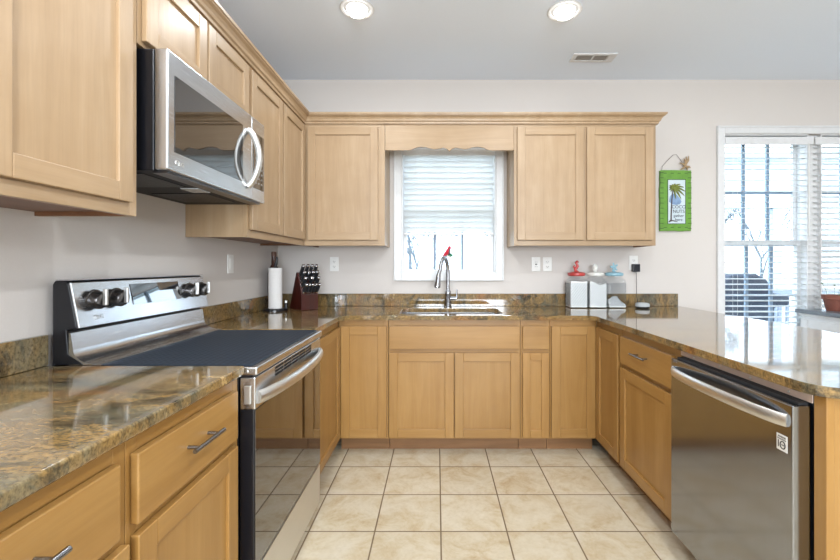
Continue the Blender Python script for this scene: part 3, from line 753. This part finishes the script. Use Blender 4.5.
MB().lathe([(.050, .0142), (.050, .030), (.046, .038), (.036, .041), (.004, .0415)], 32).build('fabric_shell', plain('grey_fabric', (176, 180, 182), .8, scale=600, bump=.4), sp)

# ------------------------------------------------------------------ canisters
flour = plain('white_powder', (240, 239, 236), .9, var=.02, scale=60, bump=.3)
def canister(x, label, lidmat, flabel, fill, finial, fname='flour'):
    y = 3.19; t = thing('glass_canister', label, 'canister', (x, y, CT1), 0, 'glass canisters')
    h = .068; t.scale = (1, 1, 1.16)
    def ring(hh, z, rr): return [(a, b, z) for a, b in rrect(-hh, hh, -hh, hh, rr, 5)]
    rings = [ring(h-.006, .001, .012), ring(h, .010, .014), ring(h, .168, .016), ring(h-.004, .184, .022), ring(h-.016, .198, .045), ring(h-.020, .204, .0475), ring(h-.020, .214, .0475)]
    vs = sum(rings, []); n = len(rings[0]); fs = [tuple(range(n))]
    for j in range(len(rings)-1):
        for i in range(n): k = (i+1) % n; fs.append((j*n+i, j*n+k, (j+1)*n+k, (j+1)*n+i))
    g = MB().add(vs, fs, 0, True).build('glass_body', jar_m, t)
    # raised diagonal ribs on the front and side faces
    rb = MB()
    for k in range(-6, 7):
        c_ = k*.022
        pts_ = []
        for xx in (-.062, .062):
            pts_.append((xx, c_+xx*1.15+.09))
        # clip to face z range
        (xa, za), (xb, zb_) = pts_
        def at(z): return xa+(z-za)*(xb-xa)/(zb_-za)
        lo, hi = .014, .165
        if zb_ < lo or za > hi: continue
        if za < lo: xa_, za_ = at(lo), lo
        else: xa_, za_ = xa, za
        if zb_ > hi: xb_, zb2 = at(hi), hi
        else: xb_, zb2 = xb, zb_
        for fy_ in (-1,):
            rb.tube([(xa_, fy_*(h+.0002), za_), (xb_, fy_*(h+.0002), zb2)], .0017, 5)
            rb.tube([(-(h+.0002), -xa_, za_), (-(h+.0002), -xb_, zb2)], .0017, 5)
            if fill < .1: rb.tube([(-xa_, fy_*(h+.0002), za_), (-xb_, fy_*(h+.0002), zb2)], .0017, 5)
    rb.build('diagonal_ribs', glass('rib_glass', (.50, .55, .60), 2.0), g)
    lid = MB().lathe([(.050, .2100), (.062, .212), (.067, .219), (.066, .230), (.05, .236), (.02, .239), (.008, .240)], 32).build('lid', lidmat, t)
    if lidmat is not None: lid['label'] = label.split(' with ')[-1]
    f = MB()
    if finial == 'seahorse':
        f.tube([(.010, 0, .238), (-.004, 0, .246), (-.010, 0, .256), (0, 0, .266), (.010, 0, .276), (.004, 0, .290), (-.004, 0, .300), (.006, 0, .308), (.018, 0, .302)], [.007, .009, .011, .012, .011, .009, .0095, .009, .004], 10)
        f.tube([(-.010, 0, .262), (-.022, 0, .272), (-.014, 0, .282)], [.004, .006, .004], 8)
        f.ball((.0, 0, .240), .017, 12, 0, (1.2, 1, .4))
    elif finial == 'shell':
        f.ball((0, 0, .266), .021, 16, 0, (1, .8, 1.15)); f.lathe([(.018, .237), (.010, .243), (.008, .252)], 16)
        for k in range(5):
            a = math.radians(-50+25*k); f.tube([(0, -.012, .25), (.018*math.sin(a), -.016, .25+.032*math.cos(a))], .003, 6)
    else:
        f.lathe([(.016, .237), (.010, .243), (.006, .252)], 16)
        for k in range(5):
            a = math.radians(90+72*k+12); c0 = Vector((0, 0, .270))
            f.tube([c0, c0+Vector((.030*math.cos(a), 0, .030*math.sin(a)))], [.011, .005], 8)
    f.build('lid_knob', lidmat, t)
    hh = h-.006; zz = fill; m = MB()
    g1 = 8
    def hgt(i, j):
        u_, v_ = i/g1, j/g1
        if finial == 'starfish': return .02+fill*.9*math.exp(-((u_-.42)**2+(v_-.4)**2)*7)+.008*math.sin(9*u_+4*v_)
        if finial == 'shell': return fill+.012*math.cos(u_*PI*1.4+.2)+.003*math.sin(8*v_)
        return fill+.003*math.sin(7*u_+3*v_)
    vs = [(-hh+2*hh*i/g1, -hh+2*hh*j/g1, hgt(i, j)) for i in range(g1+1) for j in range(g1+1)]
    fs = [(i*(g1+1)+j, (i+1)*(g1+1)+j, (i+1)*(g1+1)+j+1, i*(g1+1)+j+1) for i in range(g1) for j in range(g1)]
    nb = len(vs); per = [(i, 0) for i in range(g1)]+[(g1, j) for j in range(g1)]+[(i, g1) for i in range(g1, 0, -1)]+[(0, j) for j in range(g1, 0, -1)]
    vs += [(-hh+2*hh*i/g1, -hh+2*hh*j/g1, .006) for i, j in per]
    for q in range(len(per)):
        p1, p2 = per[q], per[(q+1) % len(per)]
        fs.append((p1[0]*(g1+1)+p1[1], p2[0]*(g1+1)+p2[1], nb+(q+1) % len(per), nb+q))
    fs.append(tuple(nb+q for q in range(len(per))))
    o = MB().add(vs, fs).build(fname, flour); o.location = (x, y, CT1); o.scale = (1, 1, 1.16)
    tag(o, flabel, 'food', kind='stuff')
canister(1.084, 'square glass canister with red seahorse lid', plain('coral_red_ceramic', (186, 66, 62), .3), 'white flour filling the canister under the red seahorse lid', .176, 'seahorse')
canister(1.231, 'square glass canister with white shell lid', plain('white_ceramic', (224, 224, 218), .3), 'white sugar nearly filling the canister under the white shell lid', .165, 'shell', 'sugar')
canister(1.378, 'square glass canister with pale blue starfish lid', plain('aqua_ceramic', (138, 178, 192), .3), 'white flour heap at the bottom of the canister under the starfish lid', .070, 'starfish')

# ------------------------------------------------------------------ knife block and knives
kb_a = math.radians(42)
kx, ky = -.985, 3.06
cherry = wood('dark_cherry_wood', 'z', (44, 14, 10), (62, 20, 14), (80, 28, 18), .32)
kb = thing('knife_block', 'dark cherry wood knife block full of knives on the counter corner', 'knife block', (kx, ky, CT1), kb_a)
# local: front -y; profile in (y,z)
bp_ = [(-.085, 0), (-.085, .112), (-.012, .270), (.010, .277), (.135, .0)]
MB().prism(bp_, -.064, .064, 'x').build('block', cherry, kb, .004, 3)
d1 = Vector((0, .073, .158)).normalized(); hdir = Vector((0, -.62, .785)).normalized()
k_lab = {0: 'black steel-capped knife in the lowest row of the knife block', 1: 'black steel-capped knife in the second lowest row of the knife block', 2: 'black steel-capped knife in the third row up of the knife block', 3: 'black steel-capped knife in the topmost row of the knife block'}
kn_black = plain('knife_handle_black', (40, 42, 46), .35); cap = steel('knife_cap', (225, 225, 228), .2)
Rz = Matrix.Rotation(kb_a, 4, 'Z')
def make_knife(L, w_, row):
    t = thing('kitchen_knife', k_lab[row], 'knife', group='knives in row %s of the block' % ('one', 'two', 'three', 'four')[row])
    # along local z: bolster, handle, end cap
    MB().box(-.0012, .0012, -.010, .010, -.045, .0).build('blade', cap, t)
    MB().box(-w_*.5, w_*.5, -.0095, .0095, .0, .012).build('bolster', cap, t, .002)
    MB().prism([(-.011, .012), (-.0125, L*.5), (-.011, L-.014), (.011, L-.014), (.0115, L*.5), (.010, .012)], -w_*.5, w_*.5, 'x').build('grip', kn_black, t, .003)
    MB().prism([(-.0115, L-.0138), (-.0115, L-.004), (-.008, L), (.008, L), (.0115, L-.004), (.0115, L-.0138)], -w_*.52, w_*.52, 'x').build('end_cap', cap, t, .002)
    return t
start = Vector((0, -.085, .112))
rows = [(.012, 5, .085, .015, 0), (.058, 3, .095, .019, 0), (.100, 4, .100, .019, 0), (.145, 4, .105, .019, 0)]
for ri, (s_, cnt, L, w_, _) in enumerate(rows):
    proto = None
    for k in range(cnt):
        xk = (-.05+.10*k/(cnt-1))
        p = start+d1*s_+Vector((xk, 0, 0))+hdir*.006
        if proto is None: proto = make_knife(L, w_, ri); o = proto
        else:
            o = proto.copy(); col.objects.link(o)
            for c_ in list(proto.children):
                q = c_.copy(); col.objects.link(q); q.parent = o
        # orientation: local z -> nrm, local x -> x
        R = Matrix((Vector((1, 0, 0)), hdir.cross(Vector((1, 0, 0))), hdir)).transposed().to_4x4()
        M = Matrix.Translation((kx, ky, CT1)) @ Rz @ Matrix.Translation(p) @ R
        o.matrix_world = M; o.location = M.to_translation(); o.rotation_euler = M.to_euler()

# ------------------------------------------------------------------ paper towel holder, bottle, shaker
pt = thing('paper_towel_holder', 'black upright paper towel holder with round base in the counter corner', 'paper towel holder', (-1.165, 2.955, CT1))
MB().lathe([(.085, 0), (.085, .010), (.078, .016), (.01, .017)], 36).build('base', black, pt)
MB().tube([(0, 0, .015), (0, 0, .318), (.004, 0, .335), (.010, 0, .365), (.012, 0, .388)], [.009, .009, .013, .009, .007], 12).build('pole', black, pt)
ro = MB().lathe([(.018, .002), (.018, .0), (.046, .0), (.047, .004), (.047, .286), (.046, .29), (.018, .29), (.018, .002)], 36).build('paper_towel_roll', plain('paper_white', (232, 229, 226), .95, bump=.3, scale=160))
ro.location = (-1.165, 2.955, CT1+.0185)
tag(ro, 'roll of white paper towels on the black upright holder', 'paper towels')
pm = thing('wine_bottle', 'tall dark brown bottle with slim neck behind the paper towels', 'bottle', (-1.228, 3.085, CT1))
MB().lathe([(.040, 0), (.044, .006), (.044, .27), (.040, .295), (.026, .318), (.0175, .335), (.0170, .395)], 28).build('bottle_body', plain('brown_bottle', (72, 46, 38), .25), pm)
MB().lathe([(.0185, .3955), (.019, .40), (.0185, .425), (.014, .429)], 20).build('stopper', plain('brown_stopper', (98, 66, 52), .5), pm)
tp = MB().tube([(.070, .020, .017), (.070, .020, .055)], .011, 12).build('tension_post', black, pt)
MB().tube([(.070, .020, .0555), (.070, .020, .072)], .0105, 12).build('post_cap', ss_h, tp)

# ------------------------------------------------------------------ wall sign
sg = thing('palm_tree_sign', 'green framed wooden palm tree sign hanging beside the wall cabinet', 'wall sign', (1.913, YB-.004, 1.760))
green = plain('lime_green_paint', (98, 148, 48), .5, var=.12, scale=25); gdark = plain('dark_green_lines', (38, 62, 24), .6)
hwS, hhS = .124, .243
sh_ = MB(); edge_ = []
rnd = random.Random(3)
for (xa, za, xb, zb_) in ((-hwS, -hhS, hwS, -hhS), (hwS, -hhS, hwS, hhS), (hwS, hhS, -hwS, hhS), (-hwS, hhS, -hwS, -hhS)):
    nseg = 8 if abs(xb-xa) > .01 else 16
    for i in range(nseg):
        q = i/nseg; j = rnd.uniform(-.0025, .0025); edge_.append((xa+(xb-xa)*q+(j if abs(xb-xa) < .01 else 0), za+(zb_-za)*q+(j if abs(xb-xa) > .01 else 0)))
bo = MB().prism(edge_, -.022, 0, 'y').build('green_board', green, sg, .002)
ln = MB()
for i in range(12):
    z = -hhS+.02+i*(2*hhS-.04)/11
    ln.box(-hwS-.0022, -hwS+.026, -.0232, -.0221, z-.002, z+.002).box(hwS-.028, hwS+.0022, -.0232, -.0221, z-.002, z+.002)
for i in range(4):
    x = -.085+i*.056
    ln.box(x-.012, x+.012, -.0232, -.0221, hhS-.026, hhS-.022).box(x-.012, x+.012, -.0232, -.0221, -hhS+.026, -hhS+.030)
for (a, b, c_, d_) in ((-.067, .079, .166, .170), (-.067, .079, -.188, -.184), (-.067, -.063, -.184, .166), (.075, .079, -.184, .166)): ln.box(a, b, -.0232, -.0221, c_, d_)
ln.build('painted_plank_lines', gdark, bo)
pic = MB().box(-.062, .074, -.0235, -.0222, -.183, .165).build('picture_panel', plain('pale_blue_sky_panel', (205, 218, 224), .6, var=.05, scale=12), sg)
sea = MB().prism([(-.055, -.01), (-.05, .03), (-.03, .055), (0, .05), (.03, .02), (.045, -.01), (.03, -.03), (.0, -.035), (-.03, -.03)], -.0241, -.0236, 'y').build('blue_wash', plain('blue_wash_paint', (128, 156, 190), .6, var=.2, scale=30), pic)
pal = MB().tube([(-.055, -.0245, -.170), (-.040, -.0245, -.155), (-.038, -.0245, -.08), (-.034, -.0245, .0), (-.024, -.0245, .102)], [.006, .0055, .005, .004, .0035], 6, flat=None)
pal.tube([(-.06, -.0245, -.172), (-.03, -.0245, -.160), (.012, -.0245, -.170)], [.002, .005, .002], 6)
pal.build('painted_trunk', plain('trunk_brown_paint', (70, 50, 44), .6), pic)
fr_ = MB(); hub = Vector((-.022, -.0246, .105))
for ang, ln_ in ((160, .035), (130, .05), (100, .055), (75, .07), (50, .09), (25, .095), (0, .10), (-25, .10), (-50, .10), (-75, .085), (200, .035), (235, .035)):
    a = math.radians(ang); pts_ = []
    for i in range(6):
        q = i/5; pts_.append(hub+Vector((ln_*q*math.cos(a), -.0004, ln_*q*math.sin(a)*.8-.035*q*q*ln_/.1)))
    fr_.tube(pts_, [.002, .008, .010, .009, .006, .001], 5, flat=(.15, 1.0)) if False else fr_.tube(pts_, [.002, .0065, .008, .007, .005, .001], 6)
fr_.build('painted_fronds', plain('olive_green_paint', (112, 122, 52), .6, var=.35, scale=60), pic)
for body_, z, s_ in (('COCO', -.052, .037), ('NUTS', -.088, .037), ('gather', -.122, .032), ('here', -.153, .032)):
    text('painted_lettering', body_, s_, plain('navy_lettering', (52, 62, 78), .6), pic, facing((.021, -.0262, z)))
hang = MB().tube([(-.108, -.012, hhS), (-.100, -.008, hhS+.035), (-.055, -.005, hhS+.085), (-.01, -.004, hhS+.128), (.015, -.004, hhS+.130), (.05, -.005, hhS+.085), (.085, -.008, hhS+.03), (.10, -.012, hhS)], .0016, 6).build('hanging_wire', plain('rusty_wire', (88, 66, 52), .6), sg)
tw = plain('jute_twine', (168, 142, 108), .9, bump=.6, scale=200)
bw = MB()
bc = Vector((.075, -.02, hhS+.035))
for k, (a_, L) in enumerate(((70, .085), (100, .06), (150, .05), (-60, .035), (-140, .05), (-20, .045), (85, .075))):
    a = math.radians(a_); bw.tube([bc, bc+Vector((L*.5*math.cos(a)+.006, -.008, L*.5*math.sin(a))), bc+Vector((L*math.cos(a), -.002, L*math.sin(a)))], [.005, .008, .003], 6)
bw.ball(bc, .012, 10); bw.build('twine_bow', tw, sg)

# ------------------------------------------------------------------ cardinal on the glass
cd = thing('cardinal_suncatcher', 'small red cardinal ornament on green leaves stuck to the sink window glass', 'ornament', (.082, YB+.052, 1.345))
cr = plain('cardinal_red', (205, 40, 58), .4); 
MB().tube([(-.048, -.004, -.05), (-.030, -.006, -.030), (-.012, -.009, -.012), (.006, -.010, .008), (.016, -.010, .028), (.020, -.010, .045), (.018, -.009, .062)], [.010, .016, .026, .034, .028, .026, .004], 12, flat=(1.0, .6)).build('bird_body', cr, cd)
MB().tube([(.024, -.012, .044), (.034, -.012, .041)], [.005, .001], 8).build('beak', plain('orange_beak', (220, 120, 50), .4), cd)
MB().ball((.020, -.034, .012), .013, 10, 0, (.8, .5, 1.8)).build('wing', plain('grey_wing', (90, 90, 100), .5), cd)
lv = MB()
for a_, L in ((-10, .045), (-40, .04), (20, .035), (190, .03), (230, .035)):
    a = math.radians(a_); c0 = Vector((.010, -.006, -.018)); lv.tube([c0, c0+Vector((L*.5*math.cos(a), -.003, L*.5*math.sin(a))), c0+Vector((L*math.cos(a), 0, L*math.sin(a)))], [.004, .014, .001], 8, flat=(.5, 1))
lv.build('leaves', plain('leaf_green', (60, 120, 90), .5), cd)
MB().ball((.002, -.010, -.030), .011, 10, 0, (1, .6, 1)).ball((.022, -.010, -.034), .010, 10, 0, (1, .6, 1)).build('blossoms', white_plate, cd)
MB().lathe([(.012, 0), (.010, .004), (.004, .006)], 14, (.005, .0, .0), 0, Matrix.Rotation(PI/2, 4, 'X')).build('suction_cup', glass('cup_clear', (.9, .95, .97)), cd)

# ------------------------------------------------------------------ dining side: white cabinet and pot
bf = thing('white_sideboard', 'white painted sideboard with grey top under the dining window', 'sideboard', (2.80, 1.95, 0))
MB().box(.03, .47, .03, 1.23, .06, .872).build('carcass', white_p, bf, .003)
MB().box(.02, .48, .02, 1.24, 0, .06).build('plinth', white_p, bf, .003)
MB().box(.015, .485, .015, 1.245, .855, .873).build('cornice', white_p, bf, .004)
MB().box(0, .50, 0, 1.26, .8735, .902).build('top', plain('slate_grey_top', (110, 116, 124), .3), bf, .003)
for k in range(3):
    y = .05+k*.395; m = MB(); m.box(.012, .029, y, y+.06, .09, .83).box(.012, .029, y+.32, y+.38, .09, .83).box(.012, .029, y+.06, y+.32, .09, .15).box(.012, .029, y+.06, y+.32, .77, .83).box(.02, .029, y+.06, y+.32, .15, .77)
    m.build('door', white_p, bf, .002)
po = thing('terracotta_pot', 'terracotta flower pot with a few thin sprouts on the grey-topped sideboard', 'plant pot', (2.955, 3.045, .902))
terra = plain('terracotta', (126, 74, 60), .8, var=.1, scale=40)
MB().lathe([(.045, 0), (.049, .004), (.066, .085), (.076, .088), (.078, .118), (.072, .120), (.068, .108)], 32).build('pot', terra, po)
MB().lathe([(.067, .100), (.04, .104), (.004, .106)], 24).build('soil', plain('dark_soil', (50, 38, 30), .95, bump=.8, scale=90), po)
sp_ = MB(); rnd = random.Random(5)
for k in range(6):
    a = rnd.uniform(0, 2*PI); L = rnd.uniform(.05, .11); q = Vector((.02*math.cos(a), .02*math.sin(a), .10))
    if k in (2,): q = Vector((-.05, 0, .10)); a = PI
    tip = q+Vector((.045*math.cos(a), .045*math.sin(a), L)); sp_.tube([q, (q+tip)/2+Vector((0, 0, .015)), tip], [.0015, .0013, .001], 5); sp_.ball(tip, .008, 8, 0, (1.2, .7, .5))
sp_.build('sprouts', plain('sprout_green', (96, 120, 88), .7), po)

# ------------------------------------------------------------------ outside
outp = plain('porch_grey_paint', (120, 128, 140), .7)
struct('porch_deck', MB().box(1.2, 7.5, YB+WT+.01, 6.8, -.12, -.02), plain('deck_boards', (120, 122, 126), .8, var=.15, scale=6))
po_ = thing('porch_roof', 'pale porch roof edge with a deep beam seen through the dining window', 'porch roof', (0, 0, 0))
MB().box(1.2, 7.5, 6.45, 6.9, 2.955, 3.05).build('eave', plain('soffit_white', (205, 212, 214), .7), po_)
MB().box(1.2, 7.5, 6.75, 6.9, 2.19, 2.95).build('beam', plain('beam_panel', (196, 208, 214), .7), po_)
for x, lab in ((3.30, 'one'), (5.55, 'two')):
    tag(MB().box(x, x+.14, 6.76, 6.88, -.02, 2.18).build('porch_post', plain('post_white', (170, 180, 192), .7)), 'square porch post %s' % ('standing behind the window muntins' if lab == 'one' else 'standing behind the window mullion'), 'post')
rl = thing('porch_railing', 'white porch railing with balusters outside the dining window', 'railing', (0, 6.66, 0))
MB().box(1.2, 7.5, -.04, .04, .78, .86).build('top_rail', outp, rl)
MB().box(1.2, 7.5, -.02, .02, .03, .08).build('bottom_rail', outp, rl)
bl = MB()
for k in range(48): bl.box(1.25+k*.13, 1.29+k*.13, -.018, .018, .081, .779)
bl.build('balusters', outp, rl)
gr_ = thing('covered_grill', 'dark rounded covered grill on the porch outside the dining window', 'grill', (3.42, 4.75, -.02))
gp = [(-.30, 0), (-.30, .80), (-.42, .82), (-.42, .93), (-.27, .95), (-.25, 1.08), (-.17, 1.16), (.10, 1.17), (.22, 1.10), (.27, .96), (.46, .93), (.46, .82), (.30, .80), (.30, 0)]
MB().prism(gp, -.25, .25, 'y').build('grill_cover', plain('dark_blue_cover', (46, 54, 68), .8, bump=.4), gr_, .03, 3)

bark = plain('grey_bark', (98, 106, 114), .9, var=.15)
def tree(x, y, h, seed, label):
    rnd = random.Random(seed); m = MB()
    def br(p, d, L, r, dep):
        q = p+d*L*.5+Vector((rnd.uniform(-1, 1), rnd.uniform(-1, 1), 0))*L*.05; e = q+d*L*.5
        m.tube([p, q, e], [r, r*.85, r*.65], 5 if dep else 8)
        if dep >= 6: return
        for k in range(3 if dep else 4):
            v = (d+Vector((rnd.uniform(-1, 1), rnd.uniform(-1, 1), rnd.uniform(-.2, .8)))*.75).normalized()
            br(e if k else q, v, L*rnd.uniform(.6, .8), r*.6, dep+1)
    br(Vector((0, 0, 0)), Vector((0, 0, 1)), h*.25, h*.010, 0)
    o = m.build('bare_tree', bark); o.location = (x, y, -.65); tag(o, label, 'tree', 'bare trees outside')
tree(-.9, 15.0, 9.0, 1, 'bare winter tree seen through the lower sash of the sink window')
tree(2.2, 13.0, 7.5, 2, 'bare winter tree behind the cardinal ornament')
tree(1.2, 26.0, 11, 9, 'bare winter tree far back behind the sink window')
tree(-4.2, 30.0, 11, 13, 'bare winter tree farthest back on the range side of the sink window')
tree(-.2, 9.2, 5.0, 21, 'small bare tree close to the house below the sink window')
tree(6.0, 33.0, 12, 17, 'tall bare winter tree far beyond the lawn between the two windows')
tree(8.4, 14.0, 7.0, 4, 'bare winter tree beyond the porch railing')
tree(17, 21.5, 9.0, 6, 'bare winter tree beyond the porch by the wide mullion')
